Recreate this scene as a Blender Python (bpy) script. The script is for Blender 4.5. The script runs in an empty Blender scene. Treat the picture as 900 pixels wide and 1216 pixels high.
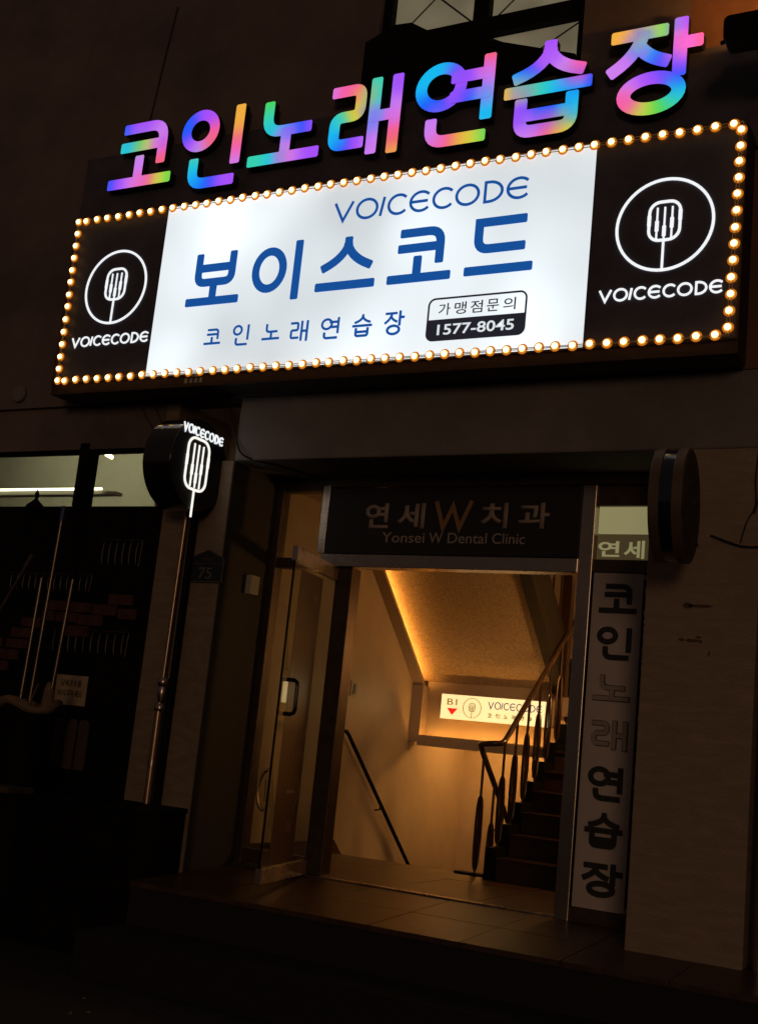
import bpy, bmesh, math, random
from mathutils import Vector, Matrix
random.seed(7)
sc = bpy.context.scene
C = sc.collection

# ------------------------------------------------------------------ camera
f_px, yaw, pit, rol = 1429.6, -.50511, .18677, .10256
fw = Vector((math.sin(yaw)*math.cos(pit), math.cos(yaw)*math.cos(pit), math.sin(pit)))
rt = fw.cross(Vector((0, 0, 1))).normalized(); up = rt.cross(fw)
rt2 = math.cos(rol)*rt + math.sin(rol)*up
up2 = -math.sin(rol)*rt + math.cos(rol)*up
cd = bpy.data.cameras.new('camera'); cam = bpy.data.objects.new('camera', cd); C.objects.link(cam)
M = Matrix((rt2, up2, -fw)).transposed().to_4x4(); M.translation = Vector((0, -7.5, 1.55))
cam.matrix_world = M
cd.sensor_fit = 'VERTICAL'; cd.sensor_height = 36; cd.lens = f_px/1216*36
cd.clip_start = .05; cd.clip_end = 500
sc.camera = cam

# ------------------------------------------------------------------ world, street light, exposure
w = bpy.data.worlds.new('World'); sc.world = w; w.use_nodes = True
bg = w.node_tree.nodes['Background']
bg.inputs[0].default_value = (1.0, .70, .60, 1); bg.inputs[1].default_value = .034
sl = bpy.data.lights.new('sun', 'SUN'); sl.energy = .17; sl.angle = math.radians(12); sl.color = (1, .62, .36)
so = bpy.data.objects.new('sun', sl); C.objects.link(so)
so.rotation_euler = Vector((-.45, 1, -.13)).to_track_quat('-Z', 'Y').to_euler()
sc.view_settings.view_transform = 'Standard'; sc.view_settings.look = 'None'
sc.view_settings.exposure = 0; sc.view_settings.gamma = 1
sc.cycles.use_denoising = True
sc.cycles.max_bounces = 8; sc.cycles.sample_clamp_indirect = 2.0
sc.cycles.caustics_reflective = False; sc.cycles.caustics_refractive = False

# ------------------------------------------------------------------ materials
MATS = {}
def mat(name, col, rough=.6, metal=0., var=.25, scale=6., bump=0., bscale=40., spec=.5, coat=0., stretch=(1, 1, 1)):
    if name in MATS: return MATS[name]
    m = bpy.data.materials.new(name); m.use_nodes = True; nt = m.node_tree; N = nt.nodes; L = nt.links
    b = N['Principled BSDF']
    b.inputs['Roughness'].default_value = rough; b.inputs['Metallic'].default_value = metal
    b.inputs['Specular IOR Level'].default_value = spec
    b.inputs['Coat Weight'].default_value = coat
    tc = N.new('ShaderNodeTexCoord'); mp = N.new('ShaderNodeMapping'); mp.inputs['Scale'].default_value = stretch
    L.new(tc.outputs['Object'], mp.inputs[0])
    n = N.new('ShaderNodeTexNoise'); n.inputs['Scale'].default_value = scale; n.inputs['Detail'].default_value = 8; n.inputs['Roughness'].default_value = .65
    L.new(mp.outputs[0], n.inputs['Vector'])
    r = N.new('ShaderNodeValToRGB'); r.color_ramp.elements[0].position = .3; r.color_ramp.elements[1].position = .7
    r.color_ramp.elements[0].color = tuple(c*(1-var) for c in col)+(1,)
    r.color_ramp.elements[1].color = tuple(min(1, c*(1+var)) for c in col)+(1,)
    L.new(n.outputs['Fac'], r.inputs[0]); L.new(r.outputs[0], b.inputs['Base Color'])
    rr = N.new('ShaderNodeMapRange'); rr.inputs[3].default_value = max(.03, rough*.8); rr.inputs[4].default_value = min(1, rough*1.25)
    L.new(n.outputs['Fac'], rr.inputs[0]); L.new(rr.outputs[0], b.inputs['Roughness'])
    if bump:
        n2 = N.new('ShaderNodeTexNoise'); n2.inputs['Scale'].default_value = bscale; n2.inputs['Detail'].default_value = 6
        L.new(mp.outputs[0], n2.inputs['Vector'])
        bp = N.new('ShaderNodeBump'); bp.inputs['Strength'].default_value = bump; bp.inputs['Distance'].default_value = .01
        L.new(n2.outputs['Fac'], bp.inputs['Height']); L.new(bp.outputs[0], b.inputs['Normal'])
    MATS[name] = m
    return m
def emis(name, col, s, base=(.5, .5, .5), var=0., scale=1.5):
    m = bpy.data.materials.new(name); m.use_nodes = True; nt = m.node_tree; N = nt.nodes; L = nt.links
    b = N['Principled BSDF']; b.inputs['Base Color'].default_value = base+(1,); b.inputs['Roughness'].default_value = .35
    b.inputs['Emission Color'].default_value = col+(1,); b.inputs['Emission Strength'].default_value = s
    if var:
        tc = N.new('ShaderNodeTexCoord'); n = N.new('ShaderNodeTexNoise'); n.inputs['Scale'].default_value = scale; n.inputs['Detail'].default_value = 1
        L.new(tc.outputs['Object'], n.inputs['Vector'])
        mr = N.new('ShaderNodeMapRange'); mr.inputs[1].default_value = .3; mr.inputs[2].default_value = .72
        mr.inputs[3].default_value = s*(1-var); mr.inputs[4].default_value = s*(1+var)
        L.new(n.outputs['Fac'], mr.inputs[0]); L.new(mr.outputs[0], b.inputs['Emission Strength'])
    MATS[name] = m
    return m
def glass(name, tint=(1, 1, 1), refl=1.0, film=0.0, filmcol=(.02, .012, .01)):
    m = bpy.data.materials.new(name); m.use_nodes = True; nt = m.node_tree; N = nt.nodes; L = nt.links
    N.remove(N['Principled BSDF']); out = N['Material Output']
    t = N.new('ShaderNodeBsdfTransparent'); t.inputs[0].default_value = tint+(1,)
    g = N.new('ShaderNodeBsdfGlossy'); g.inputs['Roughness'].default_value = .02
    fr = N.new('ShaderNodeFresnel'); fr.inputs[0].default_value = 1.5
    mx = N.new('ShaderNodeMixShader'); ge = N.new('ShaderNodeNewGeometry'); iv = N.new('ShaderNodeMath'); iv.operation = 'SUBTRACT'; iv.inputs[0].default_value = 1; L.new(ge.outputs['Backfacing'], iv.inputs[1]); mu = N.new('ShaderNodeMath'); mu.operation = 'MULTIPLY'; L.new(fr.outputs[0], mu.inputs[0]); L.new(iv.outputs[0], mu.inputs[1]); m2 = N.new('ShaderNodeMath'); m2.operation = 'MULTIPLY'; m2.inputs[1].default_value = 1.8; m2.use_clamp = True; L.new(mu.outputs[0], m2.inputs[0]); mu = m2; L.new(mu.outputs[0], mx.inputs[0]); L.new(t.outputs[0], mx.inputs[1]); L.new(g.outputs[0], mx.inputs[2])
    L.new(mx.outputs[0], out.inputs[0]); MATS[name] = m
    return m
concrete = mat('dark_render', (.21, .18, .175), .85, var=.25, scale=1.6, bump=.25, bscale=60)
facade_m = mat('facade_render', (.17, .125, .12), .85, var=.35, scale=1.1, bump=.25, bscale=50)
brickred = mat('reddish_render', (.19, .085, .055), .85, var=.3, scale=2.2, bump=.3, bscale=50)
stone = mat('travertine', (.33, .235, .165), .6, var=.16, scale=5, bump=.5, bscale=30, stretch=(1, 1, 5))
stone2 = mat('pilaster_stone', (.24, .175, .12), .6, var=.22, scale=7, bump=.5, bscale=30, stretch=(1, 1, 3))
reveal_m = mat('reveal_paint', (.045, .035, .03), .7, var=.3, scale=4, bump=.2)
black = mat('black_acrylic', (.085, .075, .105), .42, var=.3, scale=5)
blackmat = mat('black_paint', (.006, .005, .005), .7, var=.4, scale=7, bump=.1, spec=.12)
steel = mat('brushed_steel', (.50, .41, .34), .27, 1., var=.10, scale=3, stretch=(1.5, 1.5, .6))
darksteel = mat('dark_bronze_frame', (.10, .065, .045), .4, .7, var=.3, scale=9)
brass = mat('brass', (.95, .68, .30), .14, 1., var=.05)
rail_m = mat('varnished_handrail', (.08, .045, .03), .22, .0, var=.3, scale=8, coat=.6)
iron = mat('bronze_iron', (.06, .03, .02), .3, .4, var=.3, scale=9, coat=.3)
tile_m = mat('polished_granite_tile', (.065, .032, .018), .36, var=.35, scale=9, bump=.08, bscale=25)
grout = mat('grout', (.012, .010, .008), .9)
asphalt = mat('asphalt', (.022, .016, .012), .85, var=.45, scale=14, bump=.6, bscale=80)
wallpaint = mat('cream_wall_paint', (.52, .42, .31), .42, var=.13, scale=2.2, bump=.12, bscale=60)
soffit_m = mat('stippled_plaster', (.50, .37, .25), .8, var=.28, scale=42, bump=.9, bscale=85)
trough_m = mat('cove_paint', (.45, .36, .28), .55, var=.06, scale=3)
step_m = mat('stair_granite', (.04, .018, .012), .35, var=.35, scale=20)
grey_m = mat('grey_vinyl', (.46, .36, .31), .6, var=.1)
gold_m = mat('gold_vinyl', (.36, .19, .08), .5, var=.1)
white_p = mat('white_panel', (.62, .52, .47), .45, var=.06, scale=3)
blackv = mat('black_vinyl', (.02, .018, .018), .5, var=.2)
outline_m = mat('faded_vinyl', (.42, .33, .29), .5, var=.15)
cable_m = mat('cable_rubber', (.008, .007, .007), .6, var=.1)
red_brick = mat('brick_face', (.075, .024, .018), .8, var=.4, scale=14, bump=.6, bscale=60)
creamroom = mat('room_paint', (.62, .60, .46), .7, var=.05)
wood = mat('weathered_wood', (.06, .038, .025), .7, var=.35, scale=10, stretch=(1, 1, .15), bump=.3)
cloth = mat('dirty_cloth', (.20, .13, .085), .9, var=.3, scale=16, bump=.6, bscale=70)
paper = mat('paper', (.42, .30, .19), .8, var=.12, scale=12)
ink = mat('ink', (.02, .018, .02), .7)
navy = mat('enamel_plate', (.012, .014, .022), .4, var=.1)
bluecap = mat('blue_plastic', (.03, .04, .16), .4)
plastic = mat('beige_plastic', (.45, .42, .34), .5, var=.06)
curtain = mat('pale_curtain', (.5, .46, .36), .8, var=.15, scale=4)
glass_m = glass('clear_glass', (.93, .95, .92))
film_m = mat('brown_film', (.075, .035, .022), .3, var=.25, scale=3)
lightwhite = emis('lit_white_acrylic', (.87, .955, 1.0), .83, var=.18, scale=1.1)
def backlit():
    # opal acrylic in front of tubes: brighter where the tubes sit close behind
    m = lightwhite
    return m
lit_letter = emis('lit_opal_line', (.93, .97, 1.0), .95)
lit_letter2 = emis('lit_opal_line_bright', (1.0, .98, .90), 1.0)
blue_v = emis('translucent_blue_vinyl', (.008, .10, .42), .72, base=(.01, .08, .35))
dark_v = emis('translucent_dark_vinyl', (.02, .02, .03), .7, base=(.01, .01, .015))
bulb_core = emis('bulb_glow', (1.0, .66, .26), 4.5)
bulb_halo = emis('bulb_amber_halo', (1.0, .46, .07), 1.0, base=(.6, .25, .03))  # inner halo: the bulb's glow put into an emissive amber ring
led_m = emis('warm_led_strip', (1.0, .42, .07), 30.)
led_m2 = emis('warm_led_strip_front', (1.0, .44, .08), 34.)
b1_lit = emis('lit_cream_acrylic', (1.0, .76, .34), 1.15, base=(.7, .6, .4), var=.12, scale=2)
olive_v = emis('olive_print', (.20, .12, .02), .9, base=(.2, .13, .03))
violet_v = emis('violet_print', (.12, .07, .13), .9, base=(.1, .06, .1))
red_v = emis('red_print', (.85, .02, .01), .9, base=(.6, .02, .01))
green_v = emis('exit_green', (.25, .75, .40), .35)
tube_m = emis('fluorescent_tube', (1.0, .92, .62), 3.4)
tube_m2 = emis('fill_tube_glow', (1.0, .92, .66), 34.)
spot_m = emis('warm_spot', (1.0, .60, .22), 20.)
flood_m = emis('sodium_lamp', (1.0, .42, .07), 130.)
lower_fill_glow = emis('lower_fill_glow', (1.0, .46, .11), 60.)
cream_lit = emis('transom_cream', (.62, .56, .26), .36, base=(.4, .38, .25))
olive_lit = emis('transom_olive', (.20, .14, .06), .22, base=(.15, .12, .06))
rainbow = bpy.data.materials.new('lit_rainbow_acrylic'); rainbow.use_nodes = True
_b = rainbow.node_tree.nodes['Principled BSDF']; _a = rainbow.node_tree.nodes.new('ShaderNodeAttribute'); _a.attribute_name = 'hue'
rainbow.node_tree.links.new(_a.outputs['Color'], _b.inputs['Emission Color']); rainbow.node_tree.links.new(_a.outputs['Color'], _b.inputs['Base Color'])
_b.inputs['Emission Strength'].default_value = .95; _b.inputs['Roughness'].default_value = .3

# ------------------------------------------------------------------ mesh helpers
def root_origin(p):
    v = Vector((0, 0, 0))
    while p is not None: v += p.location; p = p.parent
    return v
class MB:
    def __init__(s): s.v = []; s.f = []; s.m = []; s.c = {}
    def face(s, idx, mi=0): s.f.append(idx); s.m.append(mi)
    def box(s, x0, x1, y0, y1, z0, z1, mi=0):
        b = len(s.v)
        s.v += [(x, y, z) for x in (x0, x1) for y in (y0, y1) for z in (z0, z1)]
        for q in ((0, 1, 3, 2), (4, 6, 7, 5), (0, 4, 5, 1), (2, 3, 7, 6), (0, 2, 6, 4), (1, 5, 7, 3)): s.face([b+i for i in q], mi)
        return s
    def prism(s, poly, fn, a, b_, mi=0):
        # poly: list of 2-D points; fn(p, t) -> 3-D point
        n = len(poly); b = len(s.v)
        s.v += [fn(p, a) for p in poly] + [fn(p, b_) for p in poly]
        s.face(list(range(b, b+n)), mi); s.face(list(range(b+2*n-1, b+n-1, -1)), mi)
        for i in range(n): j = (i+1) % n; s.face([b+i, b+n+i, b+n+j, b+j], mi)
        return s
    def yz(s, poly, x0, x1, mi=0): return s.prism(poly, lambda p, t: (t, p[0], p[1]), x0, x1, mi)
    def xz(s, poly, y0, y1, mi=0): return s.prism(poly, lambda p, t: (p[0], t, p[1]), y0, y1, mi)
    def xy(s, poly, z0, z1, mi=0): return s.prism(poly, lambda p, t: (p[0], p[1], t), z0, z1, mi)
    def tube(s, pts, r, seg=8, closed=False, mi=0, flat=1.):
        pts = [Vector(p) for p in pts]; n = len(pts); b = len(s.v)
        rs = r if isinstance(r, (list, tuple)) else [r]*n
        t0 = (pts[1]-pts[0]).normalized()
        ref = Vector((0, 0, 1)) if abs(t0.z) < .8 else Vector((1, 0, 0))
        u = t0.cross(ref).normalized()
        for i, p in enumerate(pts):
            a = pts[(i-1) % n] if (closed or i) else p; c = pts[(i+1) % n] if (closed or i < n-1) else p
            t = (c-a).normalized(); u = (u - t*u.dot(t)).normalized(); v = t.cross(u)
            for k in range(seg):
                an = 2*math.pi*k/seg; s.v.append(tuple(p + rs[i]*(math.cos(an)*u + flat*math.sin(an)*v)))
        for i in range(n if closed else n-1):
            for k in range(seg):
                k2 = (k+1) % seg; j = (i+1) % n
                s.face([b+i*seg+k, b+i*seg+k2, b+j*seg+k2, b+j*seg+k], mi)
        if not closed:
            s.face([b+k for k in range(seg)][::-1], mi); s.face([b+(n-1)*seg+k for k in range(seg)], mi)
        return s
    def disc(s, c, r, axis, t, seg=40, mi=0):
        c = Vector(c); a = Vector(axis).normalized(); ref = Vector((0, 0, 1)); u = a.cross(ref).normalized(); v = a.cross(u)
        b = len(s.v)
        for q in (0, t):
            for k in range(seg):
                an = 2*math.pi*k/seg; s.v.append(tuple(c + a*q + r*(math.cos(an)*u+math.sin(an)*v)))
        s.face([b+k for k in range(seg)], mi); s.face([b+seg+k for k in range(seg)][::-1], mi)
        for k in range(seg): j = (k+1) % seg; s.face([b+k, b+seg+k, b+seg+j, b+j], mi)
        return s
    def lathe(s, c, prof, seg=20, mi=0):
        b = len(s.v); n = len(prof)
        for r, z in prof:
            for k in range(seg): an = 2*math.pi*k/seg; s.v.append((c[0]+r*math.cos(an), c[1]+r*math.sin(an), c[2]+z))
        for i in range(n-1):
            for k in range(seg): k2 = (k+1) % seg; s.face([b+i*seg+k, b+i*seg+k2, b+(i+1)*seg+k2, b+(i+1)*seg+k], mi)
        s.face([b+k for k in range(seg)][::-1], mi); s.face([b+(n-1)*seg+k for k in range(seg)], mi)
        return s
    def build(s, name, m, parent=None, smooth=False, bevel=0., hue=None):
        o0 = root_origin(parent)
        me = bpy.data.meshes.new(name)
        me.from_pydata([tuple(Vector(v)-o0) for v in s.v], [], s.f)
        for mm in (m if isinstance(m, (list, tuple)) else [m]): me.materials.append(mm)
        me.polygons.foreach_set('material_index', s.m)
        if hue is not None:
            ca = me.color_attributes.new('hue', 'FLOAT_COLOR', 'POINT')
            for i, c in enumerate(hue): ca.data[i].color = (c[0], c[1], c[2], 1)
        bm = bmesh.new(); bm.from_mesh(me); bmesh.ops.recalc_face_normals(bm, faces=bm.faces); bm.to_mesh(me); bm.free()
        if smooth:
            me.polygons.foreach_set('use_smooth', [True]*len(me.polygons))
            me.set_sharp_from_angle(angle=math.radians(40))
        o = bpy.data.objects.new(name, me); C.objects.link(o); o.parent = parent
        if bevel:
            bv = o.modifiers.new('bevel', 'BEVEL'); bv.width = bevel; bv.segments = 2; bv.limit_method = 'ANGLE'
        return o
def thing(name, label, cat, loc=(0, 0, 0), group=None):
    o = bpy.data.objects.new(name, None); C.objects.link(o); o.location = loc; o.empty_display_size = .1
    o['label'] = label; o['category'] = cat
    if group: o['group'] = group
    return o
def tag(o, label, cat, group=None):
    o['label'] = label; o['category'] = cat
    if group: o['group'] = group
    return o
def struct(o): o['kind'] = 'structure'; return o
def put(mesh_obj, parent, loc):
    c = mesh_obj.copy(); C.objects.link(c); c.parent = parent; c.location = Vector(loc)-root_origin(parent); return c

# ------------------------------------------------------------------ lettering: strokes with their own width, and fitted text
def fillet(pts, w, closed=False):
    out = []
    n = len(pts)
    for i, p in enumerate(pts):
        r = p[2]*w if len(p) > 2 else 0
        P = Vector(p[:2])
        if r and 0 < i < n-1:
            A = Vector(pts[i-1][:2]); B = Vector(pts[i+1][:2]); a = (A-P); b = (B-P); r = min(r, a.length*.9, b.length*.9)
            a.normalize(); b.normalize()
            s = P+a*r; e = P+b*r
            for k in range(7):
                t = k/6; out.append(s*(1-t)**2 + P*2*t*(1-t) + e*t*t)
        else: out.append(P)
    return out
def densify(pts, step, closed):
    out = []; n = len(pts)
    for i in range(n if closed else n-1):
        a, b = pts[i], pts[(i+1) % n]; k = max(1, int((b-a).length/step))
        for j in range(k): out.append(a.lerp(b, j/k))
    if not closed: out.append(pts[-1])
    return out
def ribbon(mb, pts, w, fn, t0, t1, closed=False, side=0, hues=None, step=None, cap=.22):
    """pts 2-D centre line -> ribbon of width w extruded t0 (front) .. t1 (back) through fn(p, t)"""
    if step: pts = densify(pts, step, closed)
    n = len(pts); L = []; R = []
    for i in range(n):
        p = pts[i]
        a = (p-pts[i-1]) if (closed or i) else None; b = (pts[(i+1) % n]-p) if (closed or i < n-1) else None
        if a is None: a = b
        if b is None: b = a
        a = a.normalized(); b = b.normalized(); na = Vector((-a.y, a.x)); nb = Vector((-b.y, b.x))
        m = (na+nb); m = m.normalized() if m.length > 1e-4 else na
        k = w/2/max(.35, m.dot(na)); L.append(p+m*k); R.append(p-m*k)
    if not closed and cap:          # softened ends: a slightly narrower tip
        c = w*cap
        for i, j in ((0, 1), (n-1, n-2)):
            d = (pts[i]-pts[j]).normalized(); q = pts[i]
            nl = Vector((-d.y, d.x))
            sgn = 1 if i else -1
            L_in, R_in = L[i]-d*c, R[i]-d*c
            tipL = L[i]+(q-L[i])*(2*cap); tipR = R[i]+(q-R[i])*(2*cap)
            if i == 0: L[0:1] = [tipL, L_in]; R[0:1] = [tipR, R_in]; n += 1; pts = [pts[0]]+list(pts)
            else: L[-1:] = [L_in, tipL]; R[-1:] = [R_in, tipR]; n += 1; pts = list(pts)+[pts[-1]]
            if i == 0: 
                # the far end index moved by one
                i2 = n-1
                d = (pts[i2]-pts[i2-1]).normalized(); q = pts[i2]
                L_in, R_in = L[i2]-d*c, R[i2]-d*c
                tipL = L[i2]+(q-L[i2])*(2*cap); tipR = R[i2]+(q-R[i2])*(2*cap)
                L[-1:] = [L_in, tipL]; R[-1:] = [R_in, tipR]; n += 1; pts = list(pts)+[pts[-1]]
                break
    b = len(mb.v)
    for i in range(n):
        mb.v += [fn(L[i], t0), fn(R[i], t0), fn(L[i], t1), fn(R[i], t1)]
        if hues is not None:
            f = i/(n-1 if not closed else n)*(len(hues)-1 if not closed else len(hues))
            k = int(f); c0 = hues[k % len(hues)] if closed else hues[min(k, len(hues)-1)]; c1 = hues[(k+1) % len(hues)] if closed else hues[min(k+1, len(hues)-1)]
            col = [(c0[q]*(1-f+k)+c1[q]*(f-k))**2.2 for q in range(3)]
            mb.hue += [col]*4
    for i in range(n if closed else n-1):
        j = (i+1) % n; A = b+4*i; B = b+4*j
        mb.face([A, B, B+1, A+1], 0); mb.face([A+2, A+3, B+3, B+2], 1); mb.face([A, A+2, B+2, B], 1); mb.face([A+1, B+1, B+3, A+3], 1)
    if not closed:
        e = b+4*(n-1); mb.face([b, b+1, b+3, b+2], 1); mb.face([e, e+2, e+3, e+1], 1)
def ell(cx, cy, rx, ry, n=32, a0=0, a1=360):
    full = (a1-a0) == 360
    return ('O' if full else 'A', [(cx+rx*math.cos(math.radians(a0+(a1-a0)*i/(n if full else n-1))), cy+ry*math.sin(math.radians(a0+(a1-a0)*i/(n if full else n-1)))) for i in range(n)])
def curve3(a, b, c, n=8): return [tuple(Vector(a)*(1-t)**2+Vector(b)*2*t*(1-t)+Vector(c)*t*t) for t in [i/(n-1) for i in range(n)]]
G = {
 '코': [[(.17, 1), (.84, 1, 1.4), (.84, .36)], [(.15, .66), (.80, .66)], [(.46, .4), (.46, .04)], [(0, 0), (1, 0)]],
 '인': [ell(.27, .78, .27, .23), [(1, 1), (1, .28)], [(.22, .31), (.22, 0, 1.2), (.95, 0)]],
 '노': [[(.2, 1), (.2, .5, 1.4), (.85, .5)], [(.52, .46), (.52, .04)], [(0, 0), (1, 0)]],
 '래': [[(0, .95), (.42, .95, .75), (.42, .565, .75), (.02, .565, .75), (.02, .16, .75), (.45, .16)], [(.66, 1), (.66, .03)], [(1, 1), (1, 0)], [(.66, .5), (1, .5)]],
 '연': [ell(.3, .73, .30, .25), [(1, 1), (1, .27)], [(.52, .82), (.97, .82)], [(.52, .56), (.97, .56)], [(.2, .25), (.2, 0, 1.2), (.95, 0)]],
 '습': [[(.5, 1), (.5, .88)], curve3((.5, .93), (.42, .74), (.1, .66)), curve3((.5, .93), (.58, .74), (.9, .66)), [(0, .49), (1, .49)], [(.17, .34), (.17, .0, .9), (.83, .0, .9), (.83, .34)], [(.17, .19), (.83, .19)]],
 '장': [[(.02, .95), (.58, .95)], curve3((.34, .93), (.28, .68), (0, .52)), curve3((.3, .80), (.4, .64), (.62, .56)), [(.8, 1), (.8, .40)], [(.8, .74), (1, .74)], ell(.48, .17, .33, .19)],
 '보': [[(.14, 1), (.14, .42, 1.0), (.86, .42, 1.0), (.86, 1)], [(.14, .74), (.86, .74)], [(.5, .40), (.5, .04)], [(0, 0), (1, 0)]],
 '이': [ell(.33, .55, .33, .36), [(1, 1), (1, 0)]],
 '스': [[(.5, 1), (.5, .86)], curve3((.5, .9), (.42, .6), (.08, .42)), curve3((.5, .9), (.58, .6), (.92, .42)), [(0, 0), (1, 0)]],
 '드': [[(.86, 1), (.14, 1), (.14, .44, 1.2), (.86, .44)], [(0, 0), (1, 0)]],
}
COL = dict(B=(.15, .36, 1.), C=(.12, .72, .95), G=(.35, .85, .35), T=(.25, .82, .70), Y=(.80, .84, .30), O=(.93, .68, .30), P=(.98, .42, .66), V=(.66, .36, 1.), L=(.83, .56, .98), R=(.95, .45, .50))
HUES = {
 '코': ['BVVLPR', 'TCGYLV', 'LLP', 'BVLPYG'], '인': ['PVVBBVLR', 'OOPL', 'TCBVV'], '노': ['GTCBV', 'VLP', 'TTCLVV'],
 '래': ['LPPOOYTCCBVV', 'TTCLL', 'VVLPRO', 'VL'], '연': ['VBCCCBBV', 'RPLLCC', 'VVL', 'VBC', 'LLPOYG'],
 '습': ['VV', 'VVBC', 'VLLPP', 'OYTCBB', 'VVVLLPOYTCC', 'VBBC'], '장': ['OOYG', 'BVLL', 'TCBB', 'VVLVB', 'PP', 'CBVVLPPYGT']}
def strokes(mb, ch, x0, x1, z0, z1, w, fn, t0, t1, hues=None, step=None, cap=.22):
    x0 += w/2; x1 -= w/2; z0 += w/2; z1 -= w/2
    for i, st in enumerate(G[ch]):
        closed = isinstance(st, tuple); raw = st[1] if closed else st
        pts = [(x0+(x1-x0)*p[0], z0+(z1-z0)*p[1]) + tuple(p[2:]) for p in raw]
        # bars that run to the edge of the box keep their full length
        pts = [Vector(p[:2]) for p in pts] if closed else fillet(pts, w)
        if not closed and len(pts) > 1:
            pts = list(pts)
            pts[0] = pts[0]+(pts[0]-pts[1]).normalized()*w*.42; pts[-1] = pts[-1]+(pts[-1]-pts[-2]).normalized()*w*.42
        h = [COL[c] for c in hues[i]] if hues else None
        ribbon(mb, pts, w, fn, t0-.0009*i, t1, closed and st[0] == 'O', hues=h, step=step, cap=cap)
FRONT = lambda p, t: (p[0], t, p[1])
VC = [('V', 0, .113), ('O', .124, .246), ('I', .262, .276), ('C', .294, .394), ('E', .409, .512), ('C', .528, .63), ('O', .644, .767), ('D', .786, .882), ('E', .895, 1)]
def voicecode(mb, x0, x1, z0, z1, w, fn, t0, t1):
    W = x1-x0; H = z1-z0
    for k, (ch, a, b) in enumerate(VC):
        l = x0+a*W+w/2; r = x0+b*W-w/2; cx = (l+r)/2; cz = (z0+z1)/2; rx = (r-l)/2; rz = H/2-w/2
        lo = z0+w/2; hi = z1-w/2
        V2 = lambda q: [Vector(p) for p in q]
        if ch == 'V': ribbon(mb, V2([(l, hi), (cx, lo), (r, hi)]), w, fn, t0, t1, cap=0)
        if ch == 'O': ribbon(mb, V2(ell(cx, cz, rx, rz, 28)[1]), w, fn, t0, t1, True)
        if ch == 'I': ribbon(mb, V2([(cx-.01*W, lo), (cx+.006*W, hi)]), w, fn, t0, t1, cap=0)
        if ch in 'CE': ribbon(mb, V2(ell(cx+rx*.2, cz, rx*1.2, rz, 20, 42, 318)[1]), w, fn, t0, t1, cap=0)
        if ch == 'E': ribbon(mb, V2([(l+w*.3, cz), (r, cz)]), w, fn, t0-.0006, t1, cap=0)
        if ch == 'D':
            ribbon(mb, V2([(l+rx*.5, lo), (l, lo), (l, hi), (l+rx*.5, hi)]), w, fn, t0, t1, cap=0)
            ribbon(mb, V2(ell(l+rx*.45, cz, rx*1.55, rz, 18, -90, 90)[1]), w, fn, t0-.0006, t1, cap=0)
def mic(mb, cx, cz, s, w, fn, t0, t1, ring=True, bw=.093, b0=-.10, b1=.145):
    """microphone mark: ring, rounded body, bars with thick middles, stem.  s scales metres"""
    V2 = lambda q: [Vector((cx+a*s, cz+b*s)) for a, b in q]
    if ring: ribbon(mb, V2(ell(0, 0, .29, .29, 56)[1]), w, fn, t0, t1, True)
    r = .065; pts = []
    for (ax, az, st) in ((bw-r, b1-r, 0), (-bw+r, b1-r, 90), (-bw+r, b0+r, 180), (bw-r, b0+r, 270)):
        for k in range(7): a = math.radians(st+15*k); pts.append((ax+r*math.cos(a), az+r*math.sin(a)))
    ribbon(mb, V2(pts), w, fn, t0, t1, True)
    for i, x in enumerate((-.045, 0, .045)):
        ribbon(mb, V2([(x, b0+.012), (x, b1-.035)]), w*.62, fn, t0-.0006, t1, cap=0)
    h = b1-b0
    for x, f in ((-bw, .52), (-.045, .36), (0, .22), (.045, .42), (bw, .60)):
        ribbon(mb, V2([(x, b0+h*f-.028), (x, b0+h*f+.036)]), w*1.25, fn, t0-.0012, t1, cap=0)
    ribbon(mb, V2([(0, b0), (0, -.29 if ring else b0-.17)]), w*.8, fn, t0-.0018, t1, cap=0)
def text(name, s, x0, x1, z0, z1, y, m, parent, depth=.002, bold=0., fn=None, spacing=1.):
    cu = bpy.data.curves.new('t', 'FONT'); cu.body = s; cu.offset = bold; cu.extrude = 0; cu.space_character = spacing; cu.align_x = 'CENTER'
    cu.resolution_u = 4
    to = bpy.data.objects.new('t', cu); C.objects.link(to)
    bpy.context.view_layer.update()
    me = bpy.data.meshes.new_from_object(to.evaluated_get(bpy.context.evaluated_depsgraph_get()))
    bpy.data.objects.remove(to); bpy.data.curves.remove(cu)
    xs = [v.co.x for v in me.vertices]; ys = [v.co.y for v in me.vertices]
    ax, bx, ay, by = min(xs), max(xs), min(ys), max(ys)
    o0 = root_origin(parent); fn = fn or FRONT
    bm = bmesh.new(); bm.from_mesh(me)
    ext = bmesh.ops.extrude_face_region(bm, geom=bm.faces[:]); back = {v for v in ext['geom'] if isinstance(v, bmesh.types.BMVert)}
    for v in bm.verts:
        p = (x0+(v.co.x-ax)/(bx-ax)*(x1-x0), z0+(v.co.y-ay)/(by-ay)*(z1-z0))
        v.co = Vector(fn(p, y+(depth if v in back else 0)))-o0
    bmesh.ops.recalc_face_normals(bm, faces=bm.faces); bm.to_mesh(me); bm.free()
    me.name = name; me.materials.clear(); me.materials.append(m)
    o = bpy.data.objects.new(name, me); C.objects.link(o); o.parent = parent
    return o

YF = -.6          # face of the building
# ================================================================== SETTING
mb = MB(); mb.box(-60, 60, -60, 60, -.05, 0); struct(mb.build('ground', asphalt))
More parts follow.
